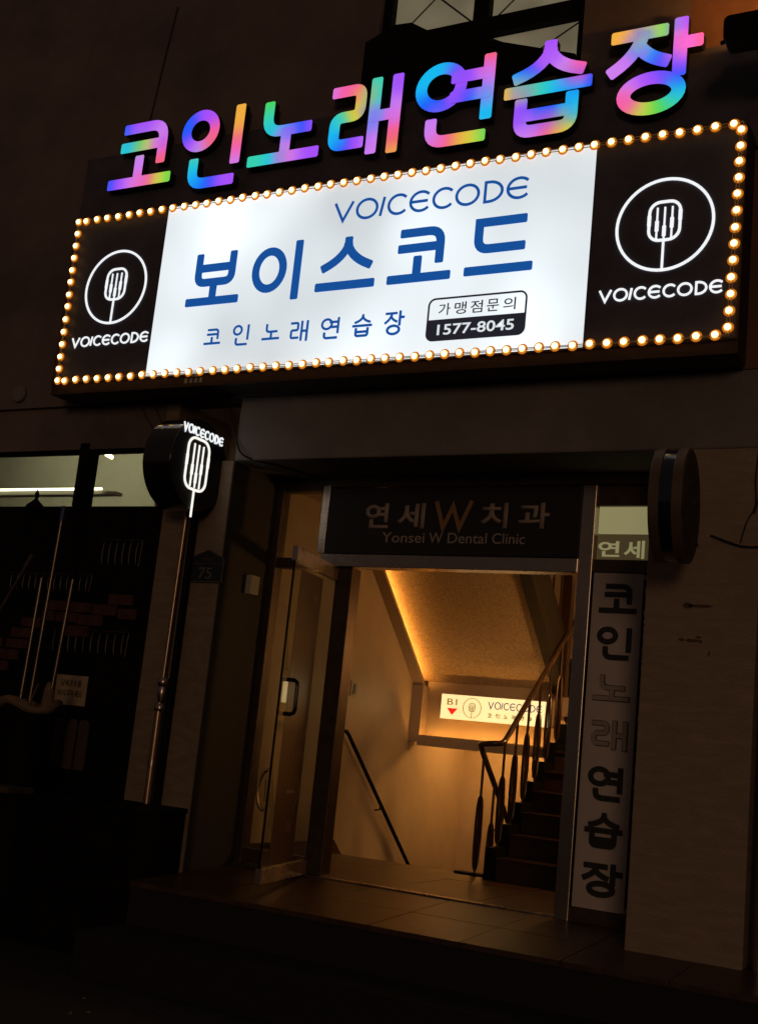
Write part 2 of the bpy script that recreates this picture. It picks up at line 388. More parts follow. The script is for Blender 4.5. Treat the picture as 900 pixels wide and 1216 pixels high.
# raised platform in front of the door, with tiles
mb = MB(); mb.yz([(-1.145, 0), (-1.145, .497), (.0, .567), (1.68, .567), (1.68, 0)], -5.03, -1.02)
plat = struct(mb.build('entrance_platform', grout))
def slab_z(y): return .585+.055*y if y < 0 else .585
def tile(x0, x1, y0, y1, par, th=.012):
    z = lambda y: slab_z(y)
    m = MB(); g = .0025; x0 += g; x1 -= g; y0 += g; y1 -= g; e = random.uniform(-.0008, .0008)
    m.prism([(x0, y0), (x1, y0), (x1, y1), (x0, y1)], lambda p, t: (p[0], p[1], z(p[1])+t+e), -.03, 0)
    return m.build('tile', tile_m, par, bevel=.0015)
for i in range(7):
    x0 = -5.03+i*.574; x1 = min(x0+.574, -1.02)
    tile(x0, x1, -1.16, -.60, plat); tile(x0, x1, -.60, -.03, plat)
mb = MB(); mb.yz([(-1.6, 0), (-1.6, .26), (-1.14, .26), (-1.14, 0)], -5.03, -1.02); struct(mb.build('lower_step', mat('worn_granite', (.009, .007, .005), .8, var=.4, scale=12, bump=.3)))
land = struct(MB().box(-5.15, -2.55, .035, 1.68, .50, .566).build('stair_landing', grout))
for i in range(4):
    for j in range(3):
        tile(-5.15+i*.65, -5.15+(i+1)*.65, .035+j*.548, .035+(j+1)*.548, land)
mb = MB(); mb.box(-5.03, -2.5, -.028, .03, .56, .594); struct(mb.build('threshold', steel, bevel=.002))
# building: front wall, lintel over the entrance, pilaster, right pier
bld = thing('commercial_building', 'dark rendered building front above the sign with an upstairs window', 'building', (-3.5, 0, 0))
UX0, UX1, UZ0, UZ1 = -4.23, -2.64, 6.08, 7.3
mb = MB()
mb.box(-12, UX0, YF, -.35, 3.9, 9.5); mb.box(UX1, -1.92, YF, -.35, 3.9, 9.5); mb.box(UX0, UX1, YF, -.35, 3.9, UZ0); mb.box(UX0, UX1, YF, -.35, UZ1, 9.5)
mb.build('wall', facade_m, bld)
MB().box(-1.92, 4, YF, -.35, 3.9, 9.5).build('side_wall', brickred, bld)
MB().box(-5.046, 4, YF, .12, 3.42, 3.898).build('lintel', concrete, bld, bevel=.012)
MB().box(-12, -5.75, YF+.04, -.43, 3.55, 3.898).build('shop_lintel', facade_m, bld)
# pilaster with plaster reveal
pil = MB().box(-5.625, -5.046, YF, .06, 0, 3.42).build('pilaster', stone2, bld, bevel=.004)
MB().box(-5.0458, -5.040, YF+.01, .0, .55, 3.42).build('reveal', reveal_m, bld)
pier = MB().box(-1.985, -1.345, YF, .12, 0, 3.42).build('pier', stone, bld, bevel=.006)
# chips and dark scratches on the pier
for (cx, cz, ww, hh) in ((-1.665, 2.49, .085, .012), (-1.735, 2.49, .03, .02), (-1.70, 2.29, .05, .012), (-1.76, 2.292, .018, .012), (-1.665, 2.31, .02, .010), (-1.65, 2.285, .012, .010), (-1.60, 2.22, .006, .02)):
    pts = [(cx+ww*math.cos(a)*random.uniform(.7, 1.1), cz+hh*math.sin(a)*random.uniform(.5, 1.1)) for a in [i*math.pi/6 for i in range(12)]]
    m = MB(); m.xz(pts, YF-.0015, YF+.004); m.build('chip', mat('chipped_stone', (.10, .06, .04), .9), pier)
# filler strip between pier and vertical sign: steel strip with torn dark caulk
m = MB(); m.box(-2.15, -2.12, -.02, .0, .6, 2.75); m.build('edge_strip', steel, bld)
m = MB(); z = .7
prev = -2.158
for k in range(90):
    z2 = z+.0225; x = -2.150+random.uniform(-.006, .014)*(1 if random.random() < .8 else 1.6)
    m.xz([(-2.165, z), (prev, z), (x, z2), (-2.165, z2)], -.026, -.021); prev = x; z = z2
m.build('torn_caulk', blackmat, bld)
# fascia behind the letters
MB().box(-6.87, -1.15, YF-.045, YF-.002, 5.30, 6.02).build('fascia_panel', black, bld, bevel=.004)
# upstairs window
win = MB(); F = .05
win.box(UX0, UX0+.07, -.56, -.44, UZ0, UZ1); win.box(UX1-.05, UX1, -.56, -.44, UZ0, UZ1)
win.box(UX0+.07, UX1-.05, -.56, -.44, UZ1-.06, UZ1); win.box(UX0+.07, UX1-.05, -.56, -.44, UZ0, UZ0+.05)
win.box(UX0+.07, UX1-.05, -.559, -.44, 6.50, 6.63)
win.box(-3.49, -3.37, -.561, -.441, UZ0+.05, UZ1-.06)
wf = win.build('window', blackmat, bld)
pane_lit = emis('lit_curtained_pane', (.80, .70, .44), .15, base=(.3, .28, .2), var=.25, scale=3)
for x0, x1 in ((UX0+.07, -3.49), (-3.37, UX1-.05)):
    for z0, z1 in ((UZ0+.05, 6.50), (6.63, UZ1-.06)):
        p = MB().box(x0, x1, -.49, -.484, z0, z1).build('pane', pane_lit, wf)
        xm = (x0+x1)/2; d = MB()
        d.tube([(x0, -.495, z0), (x1, -.495, z1)], .007, 4); d.tube([(x0, -.497, z1), (x1, -.497, z0)], .007, 4)
        d.build('crossed_rod', darksteel, wf)
# dark sheet cover leaning in front of the lower panes
cov = MB().prism([(-4.30, 6.02), (-4.30, 6.56), (-4.06, 6.655), (-3.93, 6.645), (-3.80, 6.56), (-2.66, 6.145), (-2.62, 6.02)], lambda p, t: (p[0], t, p[1]), -.66, -.61)
tag(cov.build('sheet_cover', blackmat), 'dark sloping sheet cover hiding the lower part of the upstairs window', 'cover')

# ================================================================== BIG SIGNBOARD
S = -.9
sign = thing('signboard', 'long lit signboard with white middle and black ends ringed by amber bulbs', 'sign', (-4.04, -.6, 3.9))
cab = MB().box(-6.615, -1.46, S+.012, YF-.05, 3.895, 5.335).build('cabinet', mat('cabinet_brown', (.018, .011, .009), .5, var=.2), sign, bevel=.004)
fr = MB()
fr.box(-6.62, -1.455, S-.012, S+.012, 5.325, 5.34); fr.box(-6.62, -1.455, S-.012, S+.012, 3.975, 3.988)
fr.box(-6.62, -6.607, S-.012, S+.012, 3.988, 5.325); fr.box(-1.468, -1.455, S-.012, S+.012, 3.988, 5.325)
fr.box(-6.62, -1.455, S+.0, S+.0115, 3.895, 3.975)
fr.build('front_frame', mat('bronze_trim', (.07, .035, .02), .5, .4, var=.2), sign)
whp = MB().box(-5.715, -2.375, S, S+.011, 3.989, 5.324).build('white_panel', lightwhite, sign)
for x0, x1 in ((-6.606, -5.717), (-2.373, -1.469)):
    MB().box(x0, x1, S, S+.011, 3.989, 5.324).build('black_panel', black, sign)
# hotter bars of light where tubes stand close behind the acrylic
nt = lightwhite.node_tree; N = nt.nodes; L = nt.links
b = N['Principled BSDF']; tc = N.new('ShaderNodeTexCoord'); sx = N.new('ShaderNodeSeparateXYZ'); L.new(tc.outputs['Object'], sx.inputs[0])
prev = b.inputs['Emission Strength'].links[0].from_socket
for (cx, cz, rx, rz, amp) in ((-1.16, 1.17, .22, .38, .35), (-1.45, .22, .28, .25, .30), (.45, .95, .30, .45, .16), (1.28, .6, .22, .7, .16), (.1, .25, .35, .3, .14)):
    def node(op, a, bb):
        q = N.new('ShaderNodeMath'); q.operation = op
        for i, v in enumerate((a, bb)):
            if isinstance(v, (int, float)): q.inputs[i].default_value = v
            else: L.new(v, q.inputs[i])
        return q.outputs[0]
    dx = node('DIVIDE', node('SUBTRACT', sx.outputs['X'], cx), rx); dz = node('DIVIDE', node('SUBTRACT', sx.outputs['Z'], cz), rz)
    e = node('POWER', 2.718, node('MULTIPLY', node('ADD', node('MULTIPLY', dx, dx), node('MULTIPLY', dz, dz)), -1.))
    prev = node('ADD', prev, node('MULTIPLY', e, amp))
L.new(prev, b.inputs['Emission Strength'])
# lettering on the white panel
def letters(s, boxes, w, m, t0=S-.003, t1=S-.0005, par=sign, nm='letter', cap=.22):
    for ch, bx in zip(s, boxes):
        q = MB(); strokes(q, ch, *bx, w, FRONT, t0, t1, cap=cap); q.build(nm, [m, m], par)
letters('보이스코드', [(-5.44, -4.965, 4.505, 4.915), (-4.875, -4.465, 4.48, 4.93), (-4.335, -3.86, 4.52, 4.91), (-3.775, -3.30, 4.52, 4.905), (-3.215, -2.735, 4.525, 4.915)], .062, blue_v, cap=.12)
letters('코인노래연습장', [(-5.22, -5.075, 4.20, 4.32), (-4.975, -4.835, 4.175, 4.33), (-4.722, -4.575, 4.20, 4.32), (-4.492, -4.345, 4.17, 4.322), (-4.245, -4.10, 4.17, 4.325), (-3.997, -3.845, 4.168, 4.33), (-3.755, -3.605, 4.165, 4.332)], .017, blue_v, cap=.1)
q = MB(); voicecode(q, -4.249, -2.81, 5.018, 5.175, .020, FRONT, S-.003, S-.0005); q.build('latin_lettering', [blue_v, blue_v], sign)
# telephone badge
def rrect(x0, x1, z0, z1, r, n=6):
    out = []
    for (cx, cz, st) in ((x1-r, z1-r, 0), (x0+r, z1-r, 90), (x0+r, z0+r, 180), (x1-r, z0+r, 270)):
        for k in range(n+1): a = math.radians(st+90*k/n); out.append((cx+r*math.cos(a), cz+r*math.sin(a)))
    return out
q = MB(); ribbon(q, [Vector(p) for p in rrect(-3.435, -2.76, 4.105, 4.388, .045)], .012, FRONT, S-.004, S-.0005, True)
poly = [p for p in rrect(-3.435, -2.76, 4.105, 4.388, .045) if p[1] < 4.20]; poly = [(-3.435, 4.245)]+poly+[(-2.76, 4.245)]
q.xz(poly, S-.0026, S-.0005); q.m[-len(poly)-2:] = [0]*(len(poly)+2)
badge = q.build('telephone_badge', [dark_v, dark_v], sign)
for i, ch in enumerate('가맹점문의'): text('badge_letter', ch, -3.363+i*.1125, -3.363+i*.1125+.083, 4.272, 4.354, S-.0035, dark_v, badge, bold=.004)
text('badge_number', '1577-8045', -3.36, -2.83, 4.138, 4.210, S-.0045, emis('badge_number_lit', (.86, .95, 1), .8), badge, bold=.012)
# microphone marks and names on the black ends
for cx, x0, x1 in ((-6.128, -6.488, -5.742), (-1.918, -2.295, -1.556)):
    q = MB(); mic(q, cx, 4.730, 1., .017, FRONT, S-.006, S-.0005); q.build('microphone_mark', [lit_letter, lit_letter], sign)
    q = MB(); voicecode(q, x0, x1, 4.264, 4.348, .0125, FRONT, S-.006, S-.0005); q.build('latin_lettering', [lit_letter, lit_letter], sign)
# small maker's mark on the lower frame strip
mk = mat('pale_print', (.45, .42, .38), .6)
text('maker_mark', 'ME', -5.325, -5.215, 3.962, 3.985, S-.0145, mk, sign, bold=.01)
q = MB()
for i in range(4):
    for j in range(2):
        x = -5.35+i*.043; z0 = 3.922+j*.018
        q.xz([(x, z0), (x+.022, z0), (x+.034, z0+.008), (x+.022, z0+.016), (x, z0+.016), (x+.012, z0+.008)], S-.002, S-.0005)
q.build('chevron_print', mk, sign)
# bulbs on a twin wire
q = MB(); n = 12
prof_core = [(.0205*math.cos(a), .0205*math.sin(a)) for a in [math.radians(x) for x in (0, 25, 50, 72, 88)]]
def lathe_y(mb, prof, mi, seg=14):
    b = len(mb.v)
    for r, d in prof:
        for k in range(seg): an = 2*math.pi*k/seg; mb.v.append((r*math.cos(an), -d, r*math.sin(an)))
    for i in range(len(prof)-1):
        for k in range(seg): k2 = (k+1) % seg; mb.face([b+i*seg+k, b+i*seg+k2, b+(i+1)*seg+k2, b+(i+1)*seg+k], mi)
    mb.face([b+(len(prof)-1)*seg+k for k in range(seg)], mi); mb.face([b+k for k in range(seg)][::-1], mi)
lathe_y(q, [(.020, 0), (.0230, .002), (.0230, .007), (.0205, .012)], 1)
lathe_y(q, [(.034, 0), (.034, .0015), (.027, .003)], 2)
lathe_y(q, [(.0190, .0125), (.0190, .015), (.0165, .020), (.010, .025), (.003, .027)], 0)
pos = [(-6.591, 5.311)]+[(-6.512+i*4.978/47, 5.308) for i in range(48)]
pos += [(-6.554, 4.001)]+[(-6.482+i*4.902/46, 3.999+.004*i/46) for i in range(47)]
pos += [(-1.487-.002*i, 5.266-i*.1018) for i in range(13)]+[(-6.587+.0025*i, 5.209-i*.1014) for i in range(12)]
halo_ring = emis('bulb_outer_halo', (1.0, .30, .02), .45, base=(.4, .14, .02))  # dimmer outer ring that paints the halo of light round each bulb
b0 = q.build('bulb', [bulb_core, bulb_halo, halo_ring], None, smooth=True)
b0.parent = sign
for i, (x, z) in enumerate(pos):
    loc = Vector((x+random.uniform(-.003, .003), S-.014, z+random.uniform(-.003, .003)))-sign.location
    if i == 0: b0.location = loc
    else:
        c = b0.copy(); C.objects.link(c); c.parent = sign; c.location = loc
q = MB()
for d in (-.007, .010):
    pts = [(-6.59-d*.6, 5.309+d), (-1.489+d, 5.306+d), (-1.513+d, 4.0-d*.4), (-6.558-d*.6, 3.999-d)]
    for i in range(4):
        a, b2 = pts[i], pts[(i+1) % 4]; k = 30; line = []
        for j in range(k+1): t = j/k; line.append((a[0]+(b2[0]-a[0])*t, S-.02+random.uniform(-.003, .003), a[1]+(b2[1]-a[1])*t+random.uniform(-.002, .002)))
        q.tube(line, .0028, 5)
q.build('bulb_wire', mat('amber_wire', (.45, .3, .16), .4, var=.1), sign)

# ================================================================== CHANNEL LETTERS
chan = thing('channel_letter_sign', 'row of seven rainbow lit Korean channel letters above the signboard', 'sign', (-4.16, -.65, 5.55))
boxes = [(-6.545, -5.90, 5.655, 6.215), (-5.845, -5.26, 5.55, 6.215), (-5.19, -4.55, 5.66, 6.185), (-4.495, -3.905, 5.59, 6.215), (-3.80, -3.20, 5.575, 6.235), (-3.125, -2.495, 5.545, 6.245), (-2.41, -1.785, 5.58, 6.225)]
darkret = mat('letter_return', (.02, .02, .03), .4)
for ch, bx in zip('코인노래연습장', boxes):
    q = MB(); q.hue = []
    strokes(q, ch, *bx, .089, FRONT, -.722, -.665, hues=HUES[ch], step=.02, cap=.12)
    import numpy as np
    P = np.array([(v[0], v[2]) for v in q.v]); H = np.array(q.hue)
    W = np.exp(-((P[:, None, :]-P[None, :, :])**2).sum(-1)/(2*.034**2)); H = (W@H)/W.sum(1)[:, None]
    mn = H.min(1)[:, None]; H = np.clip(H-mn*.25, 0, 1)
    q.build('letter', [rainbow, darkret], chan, hue=H.tolist())

# ================================================================== ROUND BLADE SIGNS
def blade(name, label, cx, cy, cz, r, th, rot, lit):
    o = thing(name, label, 'sign', (cx, cy, cz))
    a = Vector((math.cos(rot), math.sin(rot), 0)); u = Vector((-math.sin(rot), math.cos(rot), 0))   # a = face normal (towards +X), u = into the street wall
    c = Vector((cx, cy, cz))
    if lit:
        MB().disc(c, r, -a, th, 64).build('case', mat('gloss_black_case', (.010, .009, .009), .10, var=.1, coat=.5), o, bevel=.004, smooth=True)
        fn = lambda p, t: tuple(c + u*p[0] + Vector((0, 0, p[1])) + a*(-t))
        MB().disc(c, r*.985, a, .003, 64).build('face', mat('satin_black_face', (.008, .007, .007), .5, var=.1), o)
        q = MB(); mic(q, -.03, -.005, 1.15, .017, fn, -.010, -.003, ring=False, bw=.105, b0=-.155, b1=.16); q.build('microphone_mark', [lit_letter2, lit_letter2], o)
        q = MB(); voicecode(q, -.235, .235, .195, .262, .0105, fn, -.010, -.003); q.build('latin_lettering', [lit_letter, lit_letter], o)
    else:
        rim = mat('blade_rim', (.12, .078, .052), .5, var=.2); t = th/3
        MB().disc(c, r, -a, t*.95, 64).build('front_band', rim, o, bevel=.004, smooth=True)
        MB().disc(c-a*t*.95, r*.975, -a, t*1.1, 64).build('blue_band', mat('blue_band', (.006, .012, .035), .22, var=.1, coat=.6), o, smooth=True)
        MB().disc(c-a*t*2.05, r, -a, t*.95, 64).build('rear_band', rim, o, bevel=.004, smooth=True)
        MB().disc(c, r*.95, a, .004, 64).build('face', mat('worn_face', (.06, .04, .025), .8, var=.8, scale=14, bump=.8, bscale=40), o)
    b = MB(); b.tube([c-a*th*.5+u*(r*.8)+Vector((0, 0, .12)), Vector((c.x-a.x*th*.5, YF+.03, cz+.12))], .018, 8); b.tube([c-a*th*.5+u*(r*.8)+Vector((0, 0, -.12)), Vector((c.x-a.x*th*.5, YF+.03, cz-.12))], .018, 8)
    b.build('bracket', blackmat, o)
    return o
blade('blade_sign', 'round black blade sign with glowing white microphone above the drainpipe', -5.15, -.86, 3.32, .325, .24, 0., True)
blade('blade_sign', 'unlit round blade sign with a dark blue band on the right pier', -1.62, -1.10, 2.965, .315, .175, math.radians(5), False)

# ================================================================== DOOR FRAME, FASCIA, SIDE PANEL
frame = thing('entrance_frame', 'brushed steel entrance frame with glass sidelight left of the stairs', 'door frame', (-3.75, 0, .58))
q = MB(); q.box(-5.04, -4.985, 0, .10, .60, 3.42); q.box(-4.985, -4.56, 0, .10, 3.33, 3.42); q.box(-4.985, -4.56, 0, .1, 2.745, 2.82); q.box(-4.985, -4.45, .02, .09, .6, .70)
q.build('sidelight_frame', darksteel, frame, bevel=.003)
MB().box(-4.45, -4.315, .0, .13, .60, 2.755).build('jamb', darksteel, frame, bevel=.003)
MB().box(-4.605, -4.545, -.05, .06, 2.85, 3.36).build('steel_post', steel, frame, bevel=.003)
q = MB(); q.box(-4.56, -2.603, -.055, .08, 2.755, 2.848); q.build('transom_bar', steel, frame, bevel=.004)
q = MB(); q.box(-4.54, -2.0, -.06, .10, 3.345, 3.42); q.build('head_bar', darksteel, frame, bevel=.003)
MB().box(-2.600, -2.508, -.05, .08, .58, 3.342).build('steel_mullion', steel, frame, bevel=.003)
MB().box(-4.985, -4.452, .04, .048, .70, 2.744).build('sidelight_glass', glass_m, frame)
MB().box(-4.985, -4.606, .04, .048, 2.821, 3.33).build('transom_glass', glass_m, frame)
for z0, z1 in ((.57, .665), (2.765, 2.848), (3.205, 3.343)): MB().box(-2.508, -1.99, -.03, .08, z0, z1).build('side_rail', darksteel, frame, bevel=.002)
# clinic fascia
cl = thing('fascia_sign', 'unlit black clinic fascia with grey Korean and Latin letters over the entrance', 'sign', (-3.57, 0, 2.85))
MB().box(-4.54, -2.604, -.05, .06, 2.852, 3.335).build('panel', mat('clinic_black', (.014, .010, .010), .5), cl, bevel=.003)
for s, x0, x1, z0, z1 in (('연', -4.226, -4.035, 3.04, 3.222), ('세', -3.965, -3.748, 3.04, 3.222), ('치', -3.318, -3.122, 3.045, 3.222), ('과', -3.043, -2.822, 3.045, 3.222)):
    text('letter', s, x0, x1, z0, z1, -.054, grey_m, cl, .003, bold=.022)
q = MB(); ribbon(q, [Vector(p) for p in ((-3.665, 3.235), (-3.60, 3.045), (-3.535, 3.20), (-3.475, 3.045), (-3.395, 3.238))], .03, FRONT, -.054, -.0505, cap=0)
q.build('gold_initial', [gold_m, gold_m], cl)
for wd, a, b2, lo in (('Yonsei', -4.072, -3.735, 2.937), ('W', -3.70, -3.595, 2.937), ('Dental', -3.555, -3.262, 2.937), ('Clinic', -3.222, -2.985, 2.937)):
    text('word', wd, a, b2, lo, 3.010, -.054, grey_m, cl, .003)
# vertical sign board
vs = thing('vertical_sign', 'tall unlit white panel with black Korean letters beside the stone pier', 'sign', (-2.33, 0, .67))
MB().box(-2.500, -2.166, -.02, .05, .668, 2.762).build('panel', white_p, vs, bevel=.003)
vb = [(-2.452, -2.20, 2.50, 2.692), (-2.450, -2.222, 2.20, 2.412), (-2.455, -2.208, 1.94, 2.108), (-2.448, -2.208, 1.632, 1.825), (-2.448, -2.222, 1.322, 1.537), (-2.450, -2.202, 1.035, 1.255), (-2.445, -2.186, .748, .955)]
for i, (ch, bx) in enumerate(zip('코인노래연습장', vb)):
    q = MB(); wd = .035
    strokes(q, ch, *bx, wd, FRONT, -.024, -.0205, cap=.1); q.build('letter', [blackv, blackv], vs)
    if i in (2, 3):           # these two have lost their black face and show only an outline
        q = MB(); a = .0045
        strokes(q, ch, bx[0]+a, bx[1]-a, bx[2]+a, bx[3]-a, wd-2*a, FRONT, -.0312, -.0245, cap=.1)
        o = q.build('faded_letter_face', [outline_m, outline_m], vs)
# small lit clinic box in the transom over the vertical sign
tb = thing('transom_light_box', 'small dim cream light box with the word 연세 above the vertical sign', 'sign', (-2.25, 0, 2.85))
MB().box(-2.497, -2.0, .0, .06, 3.025, 3.204).build('cream_panel', cream_lit, tb)
MB().box(-2.497, -2.0, .0, .06, 2.85, 3.022).build('olive_panel', olive_lit, tb)
text('letter', '연', -2.488, -2.345, 2.872, 2.975, -.003, cream_lit, tb, .002, bold=.02); text('letter', '세', -2.315, -2.180, 2.862, 2.98, -.003, cream_lit, tb, .002, bold=.02)
# open glass door, hinge at the jamb, swung out
ang = math.radians(-77.4); dx, dy = math.cos(ang), math.sin(ang); DW = .895
door = thing('glass_door', 'open glass entrance door with steel rails and a brown film band', 'door', (-4.447, -.01, .585))
def DP(u, t, z): return (-4.447+dx*u-dy*t*1., -.01+dy*u+dx*t*1., z)     # u along the leaf, t across it (towards +X side)
def dbox(mbx, u0, u1, t0, t1, z0, z1, mi=0):
    b = len(mbx.v); mbx.v += [DP(u, t, z) for u in (u0, u1) for t in (t0, t1) for z in (z0, z1)]
    for qd in ((0, 1, 3, 2), (4, 6, 7, 5), (0, 4, 5, 1), (2, 3, 7, 6), (0, 2, 6, 4), (1, 5, 7, 3)): mbx.face([b+i for i in qd], mi)
    return mbx
dbox(MB(), 0, DW, -.022, .022, 2.655, 2.752).build('top_rail', steel, door, bevel=.003)
dbox(MB(), 0, DW, -.022, .022, .592, .688).build('bottom_rail', steel, door, bevel=.003)
dbox(MB(), .0, DW-.012, -.005, .005, .688, 2.655).build('glass', glass_m, door)
dbox(MB(), DW-.012, DW, -.006, .006, .688, 2.655).build('edge_trim', blackmat, door)
dbox(MB(), .29, .755, .006, .0075, .70, 2.62).build('film_band', film_m, door)
DF = lambda p, t: DP(p[0], .0085+t, p[1])
DFr = lambda p, t: DP(.9-p[0], .0085+t, p[1])
pale = mat('pale_film_print', (.32, .20, .14), .6)
# text runs from the near edge towards the hinge: mirror u
text('film_text', '코인노래', .32, .62, 1.52, 1.58, 0, pale, door, .001, fn=DFr)
text('film_text', '연습장', .36, .60, 1.38, 1.43, 0, pale, door, .001, fn=DFr)
q = MB(); q.prism([(.34, 1.15), (.50, 1.15), (.50, 1.17), (.34, 1.17)], DFr, 0, .001)
ribbon(q, [Vector(p) for p in ((.52, 1.27), (.58, 1.16), (.50, 1.03))], .012, DFr, 0, .001, cap=0); q.build('arrow_print', [pale, pale], door)
text('film_text', '»«', .40, .50, .90, .97, 0, pale, door, .001, fn=DFr)
text('film_text', '자동문', .44, .56, 2.44, 2.50, 0, pale, door, .001, fn=DFr)
def pull(u, z0, z1, out, r, m, nm):
    pts = [DP(u, out*k, z) for k, z in ((0.1, z0), (.7, z0), (.93, z0+.012), (1, z0+.035), (1, z1-.035), (.93, z1-.012), (.7, z1), (.1, z1))]
    MB().tube(pts, r, 10).build(nm, m, door, smooth=True)
pull(.80, 1.66, 1.88, .085, .014, mat('chrome_black', (.05, .045, .04), .15, 1.), 'handle')
q = MB(); q.tube([DP(.85+.0*k, -.03-.055*math.sin(a), 1.17+.125*math.cos(a)) for k, a in enumerate([math.radians(t) for t in range(0, 181, 15)])], .013, 8)
q.tube([DP(.85, -.022, 1.10), DP(.85, -.022, 1.24)], .018, 8)
q.build('brass_lock_pull', brass, door, smooth=True)

# ================================================================== STAIRWELL
XL = -5.15; XR = -2.55; BY = 4.16
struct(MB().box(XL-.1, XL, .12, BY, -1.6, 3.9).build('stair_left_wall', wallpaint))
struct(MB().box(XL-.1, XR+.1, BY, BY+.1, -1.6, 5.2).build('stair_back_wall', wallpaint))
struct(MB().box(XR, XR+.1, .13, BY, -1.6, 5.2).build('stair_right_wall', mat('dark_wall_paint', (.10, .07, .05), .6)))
struct(MB().box(XL, XR, .125, 1.0, 3.425, 3.6).build('hall_ceiling', trough_m))
struct(MB().box(XL-.1, XR, .14, BY, 5.0, 5.2).build('stair_ceiling', wallpaint))
struct(MB().box(XL, XR, 1.66, BY, -1.6, -1.5).build('basement_floor', tile_m))
sof = lambda y: 2.155+(2.95-y)*.89
m = MB(); m.yz([(2.95, 2.155), (1.52, sof(1.52)), (1.0, 3.424), (1.0, 3.8), (1.40, 3.8), (2.95, 2.42)], XL+.001, -3.75)
st2 = m.build('stair_soffit', soffit_m); struct(st2)
m = MB(); m.yz([(2.949, 2.12), (1.0, sof(1.0)-.035), (1.0, 4.3), (2.949, 2.60)], -3.749, -3.69); struct(m.build('flight_stringer', mat('dark_stringer', (.02, .014, .010), .7)))
m = MB(); m.yz([(2.949, 2.12), (1.4, sof(1.4)-.035), (1.4, sof(1.4)+.02), (2.949, 2.175)], -3.80, -3.7495); struct(m.build('stringer_edge', MATS['dark_stringer']))
# half landing with a dropped beam face
struct(MB().box(XL, XR, 2.951, BY, 1.93, 2.10).build('half_landing', trough_m))
m = MB(); m.box(XL+.1, -3.75, 2.95, 3.06, 1.60, 2.152); struct(m.build('half_landing_beam', trough_m))
# light cove: sloped trough along the left wall, down leg and front trough
cove = thing('cove_light', 'amber cove lighting trough following the sloping stair ceiling', 'light', (XL, 2.95, 1.58))
def slope(off0, off1, y0=.98, y1=2.84): return [(y1, sof(y1)-off0), (y0, sof(y0)-off0), (y0, sof(y0)-off1), (y1, sof(y1)-off1)]
q = MB(); q.yz(slope(.150, .132, 1.02), XL+.001, XL+.100); q.yz(slope(.150, .108, 1.02), XL+.100, XL+.112)
q.box(XL+.001, XL+.112, 2.82, 2.95, 1.575, sof(2.84)-.150)
q.box(XL+.112, -3.75, 2.80, 2.95, 1.575, 1.592); q.box(XL+.112, -3.75, 2.788, 2.80, 1.545, 1.645)
q.build('trough', trough_m, cove)
q = MB(); q.yz(slope(.130, .124, 1.5), XL+.02, XL+.045); q.build('led_strip', led_m, cove)
q = MB(); q.box(XL+.13, -3.78, 2.83, 2.85, 1.594, 1.600); q.build('led_strip', led_m2, cove)
# light box with B1
lb = thing('light_box', 'cream lit basement direction sign with red arrow on the stair beam', 'sign', (-4.35, 2.9, 1.8))
LBY = 2.865
MB().box(-4.862, -3.77, LBY+.004, 2.949, 1.812, 2.046).build('box', trough_m, lb, bevel=.003)
MB().box(-4.858, -3.774, LBY, LBY+.004, 1.816, 2.042).build('acrylic_face', b1_lit, lb)
q = MB(); q.xz([(-4.795, 1.915), (-4.685, 1.915), (-4.74, 1.852)], LBY-.003, LBY-.0005); q.build('red_arrow', red_v, lb)
text('floor_mark', 'B1', -4.797, -4.695, 1.945, 2.003, LBY-.003, olive_v, lb, .002, bold=.006)
q = MB(); mic(q, -4.54, 1.93, .31, .0055, FRONT, LBY-.006, LBY-.0005); q.build('microphone_mark', [olive_v, olive_v], lb)
q = MB(); voicecode(q, -4.385, -3.86, 1.935, 2.005, .0095, FRONT, LBY-.003, LBY-.0005); q.build('latin_lettering', [violet_v, violet_v], lb)
for i, ch in enumerate('코인노래연습장'):
    q = MB(); x = -4.38+i*.0785; strokes(q, ch, x, x+.042, 1.858, 1.897, .0065, FRONT, LBY-.003, LBY-.0005, cap=0); q.build('letter', [olive_v, olive_v], lb)
# unseen fill lamp added under the half landing to light the lower flight
fl = MB().disc((-4.5, 3.6, 1.925), .13, (0, 0.0001, -1), .04, 24).build('lower_fill_lamp', lower_fill_glow); tag(fl, 'round added fill lamp hidden under the half landing of the stairs', 'lamp')
fl2 = thing('back_fill_lamp', 'small added fill lamp hidden on the back wall above the half landing', 'lamp', (-3.0, 4.1, 3.4))  # added lamp, out of the camera's sight, for extra stairwell light
MB().lathe((-3.0, 4.08, 3.35), [(.02, 0), (.05, .02), (.055, .10), (.02, .13)], 16).build('shade', emis('dim_fill_glow', (1, .62, .25), 2.), fl2, smooth=True)
sc1 = thing('stair_fill_lamp', 'added warm fill lamp on the right stair wall hidden behind the vertical sign', 'lamp', (-2.6, 2.0, 2.3))  # added to brighten the stairwell walls; unseen from the camera
MB().lathe((-2.64, 2.1, 2.25), [(.03, 0), (.08, .03), (.08, .20), (.03, .23)], 16).build('shade', emis('stair_fill_glow', (1, .48, .14), 80.), sc1, smooth=True)
